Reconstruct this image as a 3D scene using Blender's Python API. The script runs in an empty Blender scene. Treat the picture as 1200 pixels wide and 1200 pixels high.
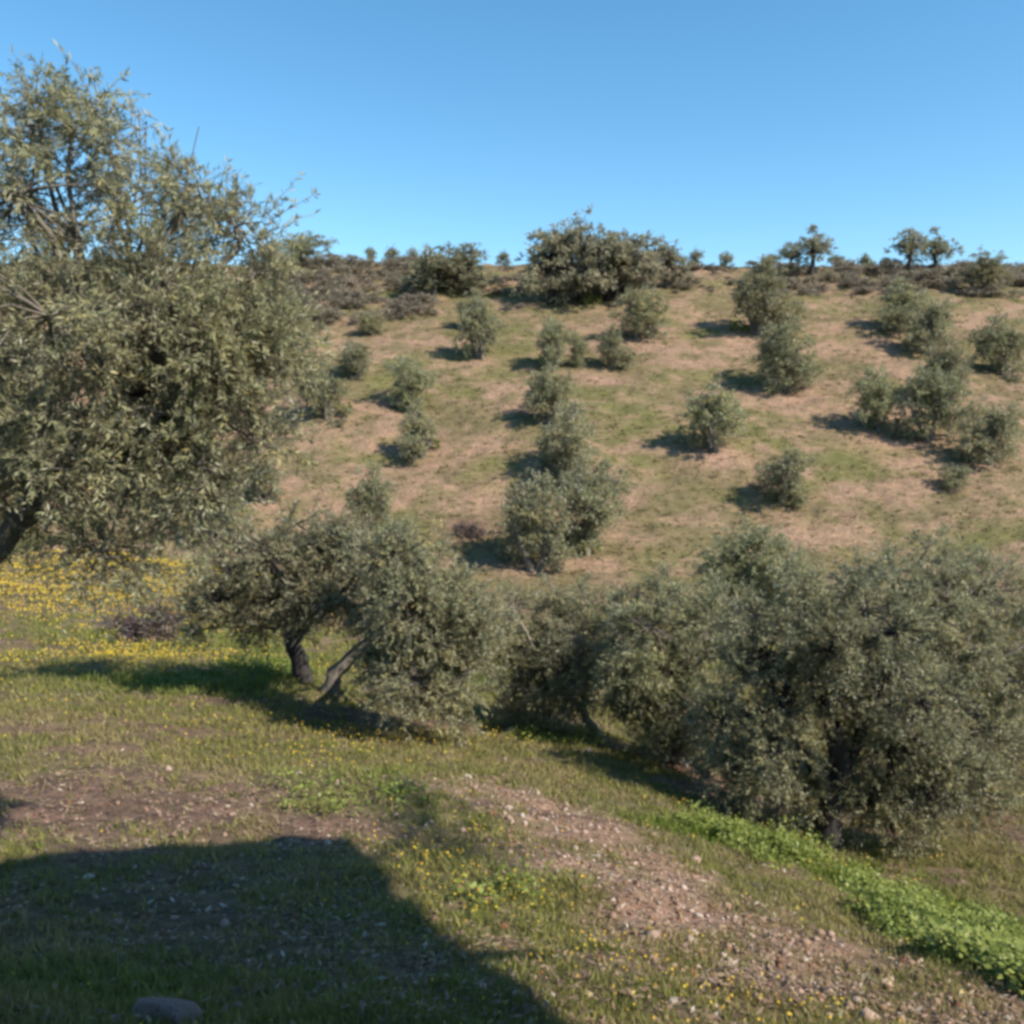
import bpy, math
import numpy as np
from mathutils import Vector

# ------------------------------------------------------------------ camera, sky, sun, exposure
scene = bpy.context.scene
COL = scene.collection
SUN_EL = math.radians(43.0)
SUN_AZ = np.array([0.85, -0.53]); SUN_AZ = SUN_AZ / np.linalg.norm(SUN_AZ)
SUN = np.array([SUN_AZ[0] * math.cos(SUN_EL), SUN_AZ[1] * math.cos(SUN_EL), math.sin(SUN_EL)])
PITCH = math.radians(6.6)                   # the camera looks slightly down the slope
F = 600.0 / math.tan(math.radians(30.0))    # focal length for a 1200 pixel frame

cam_d = bpy.data.cameras.new("camera")
cam = bpy.data.objects.new("camera", cam_d)
COL.objects.link(cam)
cam.location = (0, 0, 0)
cam.rotation_euler = (math.radians(90) - PITCH, 0, 0)
cam_d.sensor_fit = 'HORIZONTAL'
cam_d.angle = math.radians(60.0)
cam_d.clip_start = 0.05
cam_d.clip_end = 3000
scene.camera = cam

world = bpy.data.worlds.new("World")
scene.world = world
world.use_nodes = True
wn = world.node_tree
bg = wn.nodes["Background"]
sky = wn.nodes.new("ShaderNodeTexSky")
sky.sky_type = 'NISHITA'
sky.sun_disc = False
sky.sun_elevation = SUN_EL
sky.sun_rotation = math.atan2(SUN_AZ[0], SUN_AZ[1])
sky.altitude = 300
sky.air_density = 1.0
sky.dust_density = 0.15
sky.ozone_density = 3.0
grade = wn.nodes.new("ShaderNodeHueSaturation")   # a phone camera's colour rendering, the same in every direction
grade.inputs["Saturation"].default_value = 1.2
grade.inputs["Hue"].default_value = 0.488
wn.links.new(sky.outputs[0], grade.inputs["Color"])
wn.links.new(grade.outputs[0], bg.inputs[0])
bg.inputs[1].default_value = 0.079

sun_d = bpy.data.lights.new("sun", 'SUN')
sun_d.energy = 2.95
sun_d.angle = math.radians(0.6)
sun_d.color = (1.0, 0.93, 0.82)
sun_o = bpy.data.objects.new("sun", sun_d)
COL.objects.link(sun_o)
sun_o.location = (20, -20, 30)
sun_o.rotation_euler = Vector(-SUN).to_track_quat('-Z', 'Y').to_euler()

scene.view_settings.view_transform = 'Standard'
scene.view_settings.look = 'None'
scene.view_settings.exposure = 1.4
scene.view_settings.gamma = 1.0
scene.view_settings.use_curve_mapping = False
scene.render.engine = 'CYCLES'
scene.cycles.use_denoising = True
scene.cycles.filter_width = 3.4             # a soft phone lens
scene.cycles.max_bounces = 10
scene.cycles.diffuse_bounces = 8
scene.cycles.transparent_max_bounces = 8

# ------------------------------------------------------------------ small helpers
RNG = np.random.default_rng(7)


def hash2(ix, iy, seed):
    n = (ix.astype(np.int64) * 374761393 + iy.astype(np.int64) * 668265263 + seed * 1442695041) & 0x7fffffff
    n = ((n ^ (n >> 13)) * 1274126177) & 0x7fffffff
    n = n ^ (n >> 16)
    return (n & 0xffff) / 65535.0


def noise2(x, y, seed=0):
    ix = np.floor(x); iy = np.floor(y)
    fx = x - ix; fy = y - iy
    fx = fx * fx * (3 - 2 * fx); fy = fy * fy * (3 - 2 * fy)
    a = hash2(ix, iy, seed); b = hash2(ix + 1, iy, seed)
    c = hash2(ix, iy + 1, seed); d = hash2(ix + 1, iy + 1, seed)
    return (a * (1 - fx) + b * fx) * (1 - fy) + (c * (1 - fx) + d * fx) * fy


def fbm(x, y, seed=0, octv=3):
    s = 0; a = 0.5; t = 0
    for i in range(octv):
        s = s + a * noise2(x * 2 ** i + 17.3 * i, y * 2 ** i - 9.1 * i, seed + i)
        t += a; a *= 0.5
    return s / t


def sstep(a, b, x):
    t = np.clip((x - a) / (b - a), 0, 1)
    return t * t * (3 - 2 * t)


cp, sp = math.cos(PITCH), math.sin(PITCH)


def ray(px, py):
    """direction of a photograph pixel, scaled so that y = 1"""
    a = (px - 600.0) / F; b = (600.0 - py) / F
    d = np.array([a, cp + b * sp, -sp + b * cp])
    return d / d[1]


def W(px, py, d):
    return ray(px, py) * d


# ------------------------------------------------------------------ terrain shape
ctrl = []
for q in [(-150, 1200, 3.7), (100, 1200, 3.8), (350, 1200, 3.9), (600, 1200, 4.0), (850, 1200, 4.2), (1100, 1200, 4.6), (1350, 1200, 5.0),
          (-150, 1000, 7.3), (100, 1000, 7.5), (350, 1000, 7.7), (600, 1000, 8.0), (800, 1010, 8.6), (900, 1025, 9.2), (1000, 1050, 9.3), (1100, 1085, 9.2),
          (100, 900, 11), (350, 890, 12.5), (600, 930, 10.8), (100, 850, 14), (350, 830, 17), (600, 865, 16.2), (700, 880, 16),
          (965, 990, 13.2), (1150, 985, 14), (1300, 1000, 13), (830, 940, 13.5),
          (100, 780, 20), (-150, 800, 19), (350, 797, 20), (250, 755, 25), (100, 700, 32), (-200, 700, 32),
          (570, 805, 24), (560, 760, 31), (600, 700, 41), (450, 720, 34), (900, 805, 24), (1150, 830, 23), (900, 735, 34), (1150, 750, 32), (1400, 800, 28),
          (-200, 655, 42), (100, 650, 42)]:
    ctrl.append(W(*q))
for d, y in ((49, 650), (54, 588), (60, 529), (70, 460), (80, 409), (90, 368), (100, 336), (106, 319)):
    for px in (-500, -250, 0, 300, 600, 900, 1200, 1500, 1750):
        ctrl.append(W(px, y, d))
for px in (-900, -500, -200, 100, 400, 700, 1000, 1300, 1700, 2100):
    y = 305 if px < 600 else 311
    ctrl.append(W(px, y, 111)); p = W(px, y, 116)
    ctrl.append([p[0] * 1.1, 128, W(px, y, 111)[2] + 0.2]); ctrl.append([p[0] * 1.7, 190, 16.0]); ctrl.append([p[0] * 3, 320, 8.0])
for q in [(0, 0, -1.65), (-3, 0, -1.5), (3, 0, -1.8), (0, 2, -2.15), (-3, 2, -2.0), (3, 2, -2.4), (0, -6, -1.5), (-8, -4, -1.2), (8, -4, -2.0),
          (14, -6, -2.6), (14, 4, -4.4), (-14, 4, -2.5), (0, -20, 0.5), (30, -20, -3), (-30, -20, 1.5), (-40, 10, -3), (45, 10, -9), (-50, 35, -6), (55, 35, -9)]:
    ctrl.append(q)
ctrl = np.array(ctrl, dtype=float)


def tps_k(r2):
    return 0.5 * r2 * np.log(np.maximum(r2, 1e-9))


SC = 30.0
cxy = ctrl[:, :2] / SC
n = len(cxy)
K = tps_k(((cxy[:, None] - cxy[None]) ** 2).sum(-1)) + 2e-4 * np.eye(n)
Pm = np.concatenate([np.ones((n, 1)), cxy], 1)
A = np.block([[K, Pm], [Pm.T, np.zeros((3, 3))]])
sol = np.linalg.solve(A, np.concatenate([ctrl[:, 2], np.zeros(3)]))
TW, TA = sol[:n], sol[n:]


def h_base(x, y):
    x = np.asarray(x, float).ravel() / SC; y = np.asarray(y, float).ravel() / SC
    out = np.empty(len(x))
    for i in range(0, len(x), 40000):
        s = slice(i, i + 40000)
        r2 = (x[s, None] - cxy[None, :, 0]) ** 2 + (y[s, None] - cxy[None, :, 1]) ** 2
        out[s] = tps_k(r2) @ TW + TA[0] + TA[1] * x[s] + TA[2] * y[s]
    return out


def height(x, y):
    x = np.asarray(x, float).ravel(); y = np.asarray(y, float).ravel()
    r = np.hypot(x, y)
    z = h_base(x, y)
    far = sstep(20, 60, r)
    z = z + (fbm(x / 7, y / 5, 3) - 0.5) * 1.1 * far
    z = z + (fbm(x / 1.6, y / 1.2, 5) - 0.5) * (0.24 + 0.3 * far)
    z = z + (fbm(x / 0.35, y / 0.35, 9, 2) - 0.5) * 0.09
    return z


DM = np.concatenate([np.arange(1.5, 20, 0.05), np.arange(20, 135, 0.2)])


def P(px, py):
    """where the line of sight through a photograph pixel meets the ground"""
    q = ray(px, py)
    pts = q[None] * DM[:, None]
    below = pts[:, 2] < height(pts[:, 0], pts[:, 1])
    i = int(np.argmax(below)) if below.any() else int(np.argmin(np.abs(DM - 111)))
    p = pts[i].copy()
    p[2] = height(p[0], p[1])[0]
    return p


# ------------------------------------------------------------------ ground cover masks (world space)
def poly_mask(pix, width, soft):
    pts = np.array([P(*q)[:2] for q in pix])

    def f(x, y):
        best = np.full(x.shape, 1e9)
        for a, b in zip(pts[:-1], pts[1:]):
            ab = b - a; t = np.clip(((x - a[0]) * ab[0] + (y - a[1]) * ab[1]) / (ab @ ab), 0, 1)
            best = np.minimum(best, np.hypot(x - a[0] - t * ab[0], y - a[1] - t * ab[1]))
        return 1 - sstep(width - soft, width + soft, best)
    return f


def blob_mask(blobs):
    cs = [(P(px, py), rx, ry, s) for px, py, rx, ry, s in blobs]

    def f(x, y):
        m = np.zeros(x.shape)
        for c, rx, ry, s in cs:
            m = np.maximum(m, s * np.exp(-(((x - c[0]) / rx) ** 2 + ((y - c[1]) / ry) ** 2)))
        return m
    return f


m_track = poly_mask([(555, 925), (640, 950), (720, 1010), (800, 1070), (900, 1120), (1050, 1160), (1250, 1215)], 0.85, 0.5)
m_track2 = poly_mask([(690, 868), (760, 885), (830, 915), (900, 950)], 0.5, 0.4)
m_bank = poly_mask([(860, 990), (900, 1000), (1000, 1040), (1110, 1090), (1220, 1150)], 0.75, 0.35)
m_lush = blob_mask([(930, 1000, 1.2, 1.0, 1), (1080, 1070, 1.0, .8, 1), (572, 800, 1.6, 3, 1), (310, 785, 2, 1.8, 1), (210, 800, 2, 1.5, .7), (660, 872, 1.4, 1.0, .9),
                    (400, 930, 1.6, 1.5, .7), (350, 1150, 1, .5, .4), (150, 1150, 1., .5, .5), (450, 620, 5, 4, .4), (200, 745, 5, 3, .6), (590, 1040, 1, 1, .5)])
m_flow = blob_mask([(150, 680, 6, 6, 1), (170, 770, 3.4, 2, 1), (60, 700, 6, 5, 1), (230, 730, 3, 3, .7), (440, 868, 1.6, 0.9, 1), (360, 890, 1.2, .8, .6), (480, 985, 1.0, 1.2, .7),
                    (560, 1050, .9, 1.0, .8), (720, 1130, .8, .8, .7), (850, 1160, .8, .7, .7), (920, 985, 1.0, .6, .8), (1020, 1030, .8, .5, .7), (600, 870, 1.4, .7, .4), (300, 860, 2.0, .8, .5),
                    (310, 600, 6, 4, .35)])
m_litter = blob_mask([(190, 950, 2.1, 1.5, 1), (290, 930, 1.5, .9, .9), (110, 925, 1.8, 1.2, 1), (60, 960, 1.8, 1.2, 1), (390, 980, 1.0, .6, 1), (300, 1060, 1.5, .7, .6), (430, 1160, 1.0, .5, .6), (350, 1085, 1.3, .6, .7), (200, 1090, 1.2, .5, .6), (480, 1120, .8, .4, .6), (120, 1060, 1.0, .5, .6), (560, 1180, .6, .3, .6), (430, 840, 1.5, .8, .9), (520, 850, 1.4, .8, .8), (240, 1040, 1.2, .6, .5)])
m_pile = blob_mask([(150, 735, 1.6, .7, 1), (547, 620, 1.6, 1.3, 1)])


m_feet = blob_mask([(493, 548, 2.4, 1.3, 1), (700, 444, 3.4, 1.6, 1), (690, 664, 2.2, 1.2, 1), (922, 468, 3, 1.6, 1), (840, 538, 3, 1.6, 1), (1055, 518, 4.5, 1.8, 1), (1035, 400, 4, 1.4, .9),
                    (747, 402, 2.5, 1.5, .9), (565, 426, 2, 1.5, .8), (390, 500, 3, 2, .7), (626, 672, 2, 1.2, .8), (820, 318, 5, 4, .8), (736, 356, 2, 2, .8), (916, 602, 2.4, 1.4, .7)])


def masks(x, y):
    wx = (fbm(x / 0.9, y / 0.9, 21) - .5) * 1.1
    wy = (fbm(x / 0.9, y / 0.9, 25) - .5) * 1.1
    xx, yy = x + wx, y + wy
    hill = sstep(38, 50, y)
    n1 = fbm(x / 5.5, y / 3.2, 31, 4)
    n2 = fbm(x / 1.7, y / 1.1, 37, 3)
    bare = np.maximum(m_track(xx, yy), 0.8 * m_track2(xx, yy)) * (0.15 + 1.35 * sstep(.3, .7, .5 * n2 + .5 * fbm(x / .5, y / .5, 39)))
    n3 = fbm(x / .6, y / .4, 47, 3)
    bare = np.maximum(bare, .8 * hill * sstep(.40, .64, 0.45 * n1 + 0.35 * n2 + .2 * n3))
    bare = np.maximum(bare, m_feet(xx, yy) * (.6 + .7 * n2))
    lush = np.maximum(m_lush(xx, yy), m_bank(xx, yy)) * (0.6 + .6 * n2)
    lush = np.maximum(lush, 0.38 * hill * sstep(.5, .68, fbm(x / 9, y / 5, 41, 3)))
    flow = m_flow(xx, yy)
    litter = np.maximum(m_litter(xx, yy), m_pile(x, y))
    litter = np.maximum(litter, .8 * (1 - hill) * sstep(.54, .68, .6 * fbm(x / 1.5, y / 1.1, 121, 3) + .4 * fbm(x / .4, y / .35, 125)))
    return np.clip(bare, 0, 1), np.clip(lush * (1 - litter), 0, 1), np.clip(flow, 0, 1), np.clip(litter, 0, 1)


# ------------------------------------------------------------------ mesh building
def make_mesh(name, verts, faces, mats=(), attrs=None, smooth=False, fmat=None):
    """verts (N,3), faces (M,k) with one k, or a list of such arrays"""
    me = bpy.data.meshes.new(name)
    fl = faces if isinstance(faces, list) else [faces]
    fl = [np.asarray(f, np.int32) for f in fl if len(f)]
    verts = np.asarray(verts, np.float32)
    me.vertices.add(len(verts))
    me.vertices.foreach_set("co", verts.ravel())
    loops = np.concatenate([f.ravel() for f in fl])
    counts = np.concatenate([np.full(len(f), f.shape[1], np.int32) for f in fl])
    me.loops.add(len(loops))
    me.loops.foreach_set("vertex_index", loops)
    me.polygons.add(len(counts))
    me.polygons.foreach_set("loop_start", np.concatenate([[0], np.cumsum(counts)[:-1]]).astype(np.int32))
    if smooth:
        me.polygons.foreach_set("use_smooth", np.ones(len(counts), bool))
    if fmat is not None:
        me.polygons.foreach_set("material_index", np.asarray(fmat, np.int32))
    me.update(calc_edges=True)
    for k, v in (attrs or {}).items():
        v = np.asarray(v, np.float32)
        if v.ndim == 1:
            a = me.attributes.new(k, 'FLOAT', 'POINT'); a.data.foreach_set("value", v)
        else:
            a = me.attributes.new(k, 'FLOAT_COLOR', 'POINT')
            a.data.foreach_set("color", np.concatenate([v, np.ones((len(v), 1), np.float32)], 1).ravel())
    for m in mats:
        me.materials.append(m)
    return me


def link(name, me, parent=None, loc=None):
    o = bpy.data.objects.new(name, me)
    COL.objects.link(o)
    if parent is not None:
        o.parent = parent
    if loc is not None:
        o.location = loc
    return o


def tag(o, label=None, cat=None, group=None, kind=None):
    for k, v in (("label", label), ("category", cat), ("group", group), ("kind", kind)):
        if v:
            o[k] = v
    return o


def thing(name, label, cat, loc, group=None):
    o = bpy.data.objects.new(name, None)
    o.empty_display_size = 0.3
    COL.objects.link(o)
    o.location = loc
    return tag(o, label, cat, group)


def unit(v):
    return v / np.maximum(np.linalg.norm(v, axis=-1, keepdims=True), 1e-9)


def tubes(paths, sides=6):
    """paths: list of (points (K,3), radii (K,)) -> verts, quads"""
    V, Q = [], []; off = 0
    ang = np.arange(sides) / sides * 2 * math.pi
    for pts, rad in paths:
        pts = np.asarray(pts, float); rad = np.asarray(rad, float)
        k = len(pts)
        tan = np.gradient(pts, axis=0); tan = unit(tan)
        ref = np.array([0.31, 0.77, 0.55])
        u = unit(np.cross(tan, ref)); v = np.cross(tan, u)
        ring = pts[:, None] + rad[:, None, None] * (np.cos(ang)[None, :, None] * u[:, None] + np.sin(ang)[None, :, None] * v[:, None])
        V.append(ring.reshape(-1, 3))
        i = np.arange(k - 1)[:, None] * sides; j = np.arange(sides)[None]; j2 = (j + 1) % sides
        Q.append((np.stack([i + j, i + j2, i + sides + j2, i + sides + j], -1) + off).reshape(-1, 4))
        off += k * sides
    return np.concatenate(V), np.concatenate(Q)


def bent(rng, a, b, r0, r1, k=5, wob=0.12, sag=0.0):
    t = np.linspace(0, 1, k)[:, None]
    a = np.asarray(a, float); b = np.asarray(b, float)
    L = np.linalg.norm(b - a)
    p = a + (b - a) * t + rng.normal(0, wob * L, (1, 3)) * np.sin(t * math.pi) + rng.normal(0, wob * L * .25, (k, 3)) * np.sin(t * math.pi)
    p[:, 2:] += sag * L * np.sin(t * math.pi)
    return p, r0 + (r1 - r0) * t[:, 0]


def foliage(rng, lobes, n_clump, twigs, leaves, leaf_len, twig_len, leaf_w=0.24, up=0.35, droop=0.35, shell=2.2, spread=0.0, flat=0.85):
    lobes = np.asarray(lobes, float)
    w = lobes[:, 3] ** 1.8; w /= w.sum()
    li = rng.choice(len(lobes), n_clump, p=w)
    d = unit(rng.normal(size=(n_clump, 3)))
    rr = rng.random(n_clump) ** (1 / shell)
    cl = lobes[li, :3] + d * np.array([1, 1, flat]) * (lobes[li, 3] * rr)[:, None] * (1 + spread * rng.normal(size=(n_clump, 1)))
    ctint = rng.normal(0, 0.16, n_clump)
    ti = np.repeat(np.arange(n_clump), twigs)
    nt = len(ti)
    td = unit(d[ti] * 0.8 + unit(rng.normal(size=(nt, 3))) * 0.9 + np.array([0, 0, up]))
    tl = twig_len * rng.uniform(.5, 1.25, nt)
    tb = cl[ti] + rng.normal(0, 0.12 * twig_len, (nt, 3))
    dr = droop * rng.uniform(0.2, 1.4, nt)
    k = np.repeat(np.arange(nt), leaves)
    nl = len(k)
    t = rng.uniform(0.08, 1.0, nl)
    pos = tb[k] + td[k] * (tl[k] * t)[:, None]
    pos[:, 2] -= dr[k] * tl[k] * t * t
    tang = td[k].copy(); tang[:, 2] -= 2 * dr[k] * t; tang = unit(tang)
    side = unit(np.cross(tang, rng.normal(size=(nl, 3))))
    al = rng.uniform(0.45, 1.15, nl)[:, None]
    ld = unit(tang * np.cos(al) + side * np.sin(al))
    nrm = unit(np.cross(ld, np.cross(np.array([0, 0, .55])[None] + .9 * d[ti[k]] + 0.5 * rng.normal(size=(nl, 3)), ld)))
    wd = np.cross(ld, nrm)
    ll = (leaf_len * rng.uniform(.6, 1.25, nl))[:, None]
    lw = ll * leaf_w * rng.uniform(.8, 1.3, (nl, 1))
    mid = pos + ld * ll * 0.48
    v = np.stack([pos, mid + wd * lw * .5 + nrm * lw * .12, pos + ld * ll - nrm * ll * .06, mid - wd * lw * .5 + nrm * lw * .12], 1).reshape(-1, 3)
    q = np.arange(nl * 4).reshape(-1, 4)
    tint = np.clip(0.5 + ctint[ti[k]] + rng.normal(0, 0.2, nl), 0, 1)
    return v, q, np.repeat(tint, 4), cl, li, tb, td, tl, dr


def twig_mesh(tb, td, tl, dr, r):
    """three sided twigs, bent at the middle"""
    n = len(tb)
    u = unit(np.cross(td, np.array([.2, .9, .37]))); v = np.cross(td, u)
    rings = []
    for t, rr in ((0, r), (.5, r * .7), (1, r * .25)):
        c = tb + td * (tl * t)[:, None]; c[:, 2] -= dr * tl * t * t
        rings.append(np.stack([c + rr * (math.cos(a) * u + math.sin(a) * v) for a in (0, 2.09, 4.19)], 1))
    V = np.concatenate(rings, 1).reshape(-1, 3)
    q = []
    for s in (0, 3):
        for j in range(3):
            q.append([s + j, s + (j + 1) % 3, s + 3 + (j + 1) % 3, s + 3 + j])
    return V, (np.arange(n)[:, None, None] * 9 + np.array(q)[None]).reshape(-1, 4)


# ------------------------------------------------------------------ materials
def mat(name):
    m = bpy.data.materials.new(name); m.use_nodes = True
    nt = m.node_tree; b = nt.nodes["Principled BSDF"]
    return m, nt, b


def ramp(nt, stops, fac):
    r = nt.nodes.new("ShaderNodeValToRGB")
    e = r.color_ramp.elements
    while len(e) < len(stops):
        e.new(0.5)
    for el, (p, c) in zip(e, stops):
        el.position = p; el.color = (*c, 1)
    nt.links.new(fac, r.inputs[0])
    return r.outputs[0]


def tex_noise(nt, scale, detail=4, rough=.6, vec=None):
    t = nt.nodes.new("ShaderNodeTexNoise")
    t.inputs["Scale"].default_value = scale; t.inputs["Detail"].default_value = detail; t.inputs["Roughness"].default_value = rough
    if vec is not None:
        nt.links.new(vec, t.inputs["Vector"])
    return t.outputs["Fac"]


def attr(nt, name):
    a = nt.nodes.new("ShaderNodeAttribute"); a.attribute_name = name
    return a


def mixc(nt, f, a, b, mode='MIX'):
    m = nt.nodes.new("ShaderNodeMix"); m.data_type = 'RGBA'; m.blend_type = mode
    for s, v in ((m.inputs[0], f), (m.inputs[6], a), (m.inputs[7], b)):
        if hasattr(v, "links"):
            nt.links.new(v, s)
        else:
            s.default_value = v if not isinstance(v, tuple) else (*v, 1)
    return m.outputs[2]


def leaf_material(name, stops, under, trans=0.25, under_mix=0.75):
    m, nt, b = mat(name)
    c = ramp(nt, stops, attr(nt, "tint").outputs["Fac"])
    oi = nt.nodes.new("ShaderNodeObjectInfo")
    geo = nt.nodes.new("ShaderNodeNewGeometry")
    hs = nt.nodes.new("ShaderNodeHueSaturation")
    mr = nt.nodes.new("ShaderNodeMapRange")
    nt.links.new(oi.outputs["Random"], mr.inputs[0]); mr.inputs[3].default_value = .86; mr.inputs[4].default_value = 1.18
    rh = nt.nodes.new("ShaderNodeMath"); rh.operation = 'MULTIPLY_ADD'; rh.inputs[1].default_value = 7.31; rh.inputs[2].default_value = 0
    nt.links.new(oi.outputs["Random"], rh.inputs[0])
    fr = nt.nodes.new("ShaderNodeMath"); fr.operation = 'FRACT'; nt.links.new(rh.outputs[0], fr.inputs[0])
    mh = nt.nodes.new("ShaderNodeMapRange"); mh.inputs[3].default_value = .482; mh.inputs[4].default_value = .512
    nt.links.new(fr.outputs[0], mh.inputs[0]); nt.links.new(mh.outputs[0], hs.inputs["Hue"])
    nt.links.new(mr.outputs[0], hs.inputs["Value"]); nt.links.new(c, hs.inputs["Color"])
    mu = nt.nodes.new("ShaderNodeMath"); mu.operation = 'MULTIPLY'; mu.inputs[1].default_value = under_mix
    nt.links.new(geo.outputs["Backfacing"], mu.inputs[0])
    col = mixc(nt, mu.outputs[0], hs.outputs[0], under)
    nt.links.new(col, b.inputs["Base Color"])
    b.inputs["Roughness"].default_value = .5
    b.inputs["Specular IOR Level"].default_value = .35
    tr = nt.nodes.new("ShaderNodeBsdfTranslucent"); nt.links.new(hs.outputs[0], tr.inputs[0])
    mx = nt.nodes.new("ShaderNodeMixShader"); mx.inputs[0].default_value = trans
    nt.links.new(b.outputs[0], mx.inputs[1]); nt.links.new(tr.outputs[0], mx.inputs[2])
    nt.links.new(mx.outputs[0], nt.nodes["Material Output"].inputs[0])
    return m


M_OLIVE = leaf_material("olive_leaf", [(0, (.165, .17, .085)), (.45, (.265, .262, .14)), (.8, (.33, .312, .16)), (1, (.41, .335, .125))], (.49, .475, .355), .4)
M_OAK = leaf_material("oak_leaf", [(0, (.20, .197, .115)), (.5, (.31, .295, .18)), (1, (.39, .35, .21))], (.42, .40, .30), .45)
M_SCRUB = leaf_material("scrub_leaf", [(0, (.17, .15, .105)), (.5, (.27, .23, .165)), (1, (.36, .30, .22))], (.32, .28, .21), .35)
M_GREEN = leaf_material("weed_leaf", [(0, (.11, .14, .022)), (.5, (.21, .245, .05)), (1, (.32, .33, .075))], (.22, .24, .09), .3)
M_BRUSH = leaf_material("dead_brush", [(0, (.05, .035, .035)), (.5, (.13, .09, .085)), (1, (.22, .16, .14))], (.13, .09, .085), .05)


def bark(name, c0, c1):
    m, nt, b = mat(name)
    co = nt.nodes.new("ShaderNodeTexCoord")
    mp = nt.nodes.new("ShaderNodeMapping"); mp.inputs["Scale"].default_value = (1, 1, .35)
    nt.links.new(co.outputs["Object"], mp.inputs[0])
    f = tex_noise(nt, 9, 6, .7, mp.outputs[0])
    nt.links.new(ramp(nt, [(.3, c0), (.7, c1)], f), b.inputs["Base Color"])
    b.inputs["Roughness"].default_value = .9
    bp = nt.nodes.new("ShaderNodeBump"); bp.inputs["Distance"].default_value = .05; bp.inputs["Strength"].default_value = .8
    nt.links.new(f, bp.inputs["Height"]); nt.links.new(bp.outputs[0], b.inputs["Normal"])
    return m


M_BARK = bark("olive_bark", (.08, .068, .055), (.24, .205, .165))
M_DARKBARK = bark("dark_bark", (.012, .010, .009), (.05, .042, .036))
M_PALEBARK = bark("pale_bark", (.16, .13, .10), (.36, .30, .24))


def col_material(name, rough=.9, trans=0.0):
    m, nt, b = mat(name)
    a = attr(nt, "tone")
    nt.links.new(a.outputs["Color"], b.inputs["Base Color"])
    b.inputs["Roughness"].default_value = rough
    b.inputs["Specular IOR Level"].default_value = .2
    if trans:
        tr = nt.nodes.new("ShaderNodeBsdfTranslucent"); nt.links.new(a.outputs["Color"], tr.inputs[0])
        mx = nt.nodes.new("ShaderNodeMixShader"); mx.inputs[0].default_value = trans
        nt.links.new(b.outputs[0], mx.inputs[1]); nt.links.new(tr.outputs[0], mx.inputs[2])
        nt.links.new(mx.outputs[0], nt.nodes["Material Output"].inputs[0])
    return m


M_GRASS = col_material("grass_blades", .8, .4)
M_FLOWER = col_material("flower_petals", .8, .2)

# ground material
M_GROUND, nt, b = mat("hillside_soil")
geo = nt.nodes.new("ShaderNodeNewGeometry")
mk = nt.nodes.new("ShaderNodeSeparateColor"); nt.links.new(attr(nt, "cover").outputs["Color"], mk.inputs[0])
nA = tex_noise(nt, 0.9, 8, .65, geo.outputs["Position"])
nB = tex_noise(nt, 6.0, 8, .7, geo.outputs["Position"])
nC = tex_noise(nt, 40.0, 4, .7, geo.outputs["Position"])
grassy = ramp(nt, [(.30, (.105, .096, .042)), (.52, (.145, .118, .060)), (.75, (.19, .138, .082))], nA)
fine = ramp(nt, [(.25, (.55, .55, .5)), (.5, (1, 1, 1)), (.8, (1.45, 1.4, 1.35))], nB)
bare = ramp(nt, [(.3, (.19, .115, .076)), (.5, (.275, .17, .118)), (.72, (.37, .25, .18))], nB)
lush = ramp(nt, [(.3, (.085, .10, .024)), (.7, (.145, .155, .042))], nB)
litt = ramp(nt, [(.3, (.09, .055, .042)), (.7, (.21, .135, .10))], nB)
c = mixc(nt, mk.outputs[1], grassy, lush)
c = mixc(nt, mk.outputs[0], c, bare)
c = mixc(nt, mk.outputs[2], c, litt)
mpg = nt.nodes.new("ShaderNodeMapping"); mpg.inputs["Scale"].default_value = (.55, 1.5, 1.5)
nt.links.new(geo.outputs["Position"], mpg.inputs[0])
streak = ramp(nt, [(.3, (.62, .66, .6)), (.5, (1, 1, 1)), (.7, (1.4, 1.32, 1.28))], tex_noise(nt, 1.6, 7, .75, mpg.outputs[0]))
c = mixc(nt, .75, c, fine, 'MULTIPLY')
c = mixc(nt, .85, c, streak, 'MULTIPLY')
nt.links.new(c, b.inputs["Base Color"])
b.inputs["Roughness"].default_value = 1
b.inputs["Specular IOR Level"].default_value = .1
bp = nt.nodes.new("ShaderNodeBump"); bp.inputs["Distance"].default_value = .06; bp.inputs["Strength"].default_value = .9
nt.links.new(nB, bp.inputs["Height"])
bp2 = nt.nodes.new("ShaderNodeBump"); bp2.inputs["Distance"].default_value = .012; bp2.inputs["Strength"].default_value = .9
nt.links.new(nC, bp2.inputs["Height"]); nt.links.new(bp.outputs[0], bp2.inputs["Normal"])
nt.links.new(bp2.outputs[0], b.inputs["Normal"])


def stone_mat(name, c0, c1, scale=7):
    m, nt, b = mat(name)
    co = nt.nodes.new("ShaderNodeTexCoord")
    f = tex_noise(nt, scale, 6, .7, co.outputs["Object"])
    nt.links.new(ramp(nt, [(.3, c0), (.7, c1)], f), b.inputs["Base Color"])
    b.inputs["Roughness"].default_value = .9
    bp = nt.nodes.new("ShaderNodeBump"); bp.inputs["Distance"].default_value = .02; bp.inputs["Strength"].default_value = .7
    nt.links.new(f, bp.inputs["Height"]); nt.links.new(bp.outputs[0], b.inputs["Normal"])
    return m


M_PALESTONE = stone_mat("pale_stone", (.34, .27, .21), (.62, .52, .43), 14)
M_PINKSTONE = stone_mat("pink_stone", (.28, .17, .12), (.50, .34, .26), 14)
M_ROCK = stone_mat("brown_rock", (.13, .085, .07), (.26, .18, .15), 9)

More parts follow.
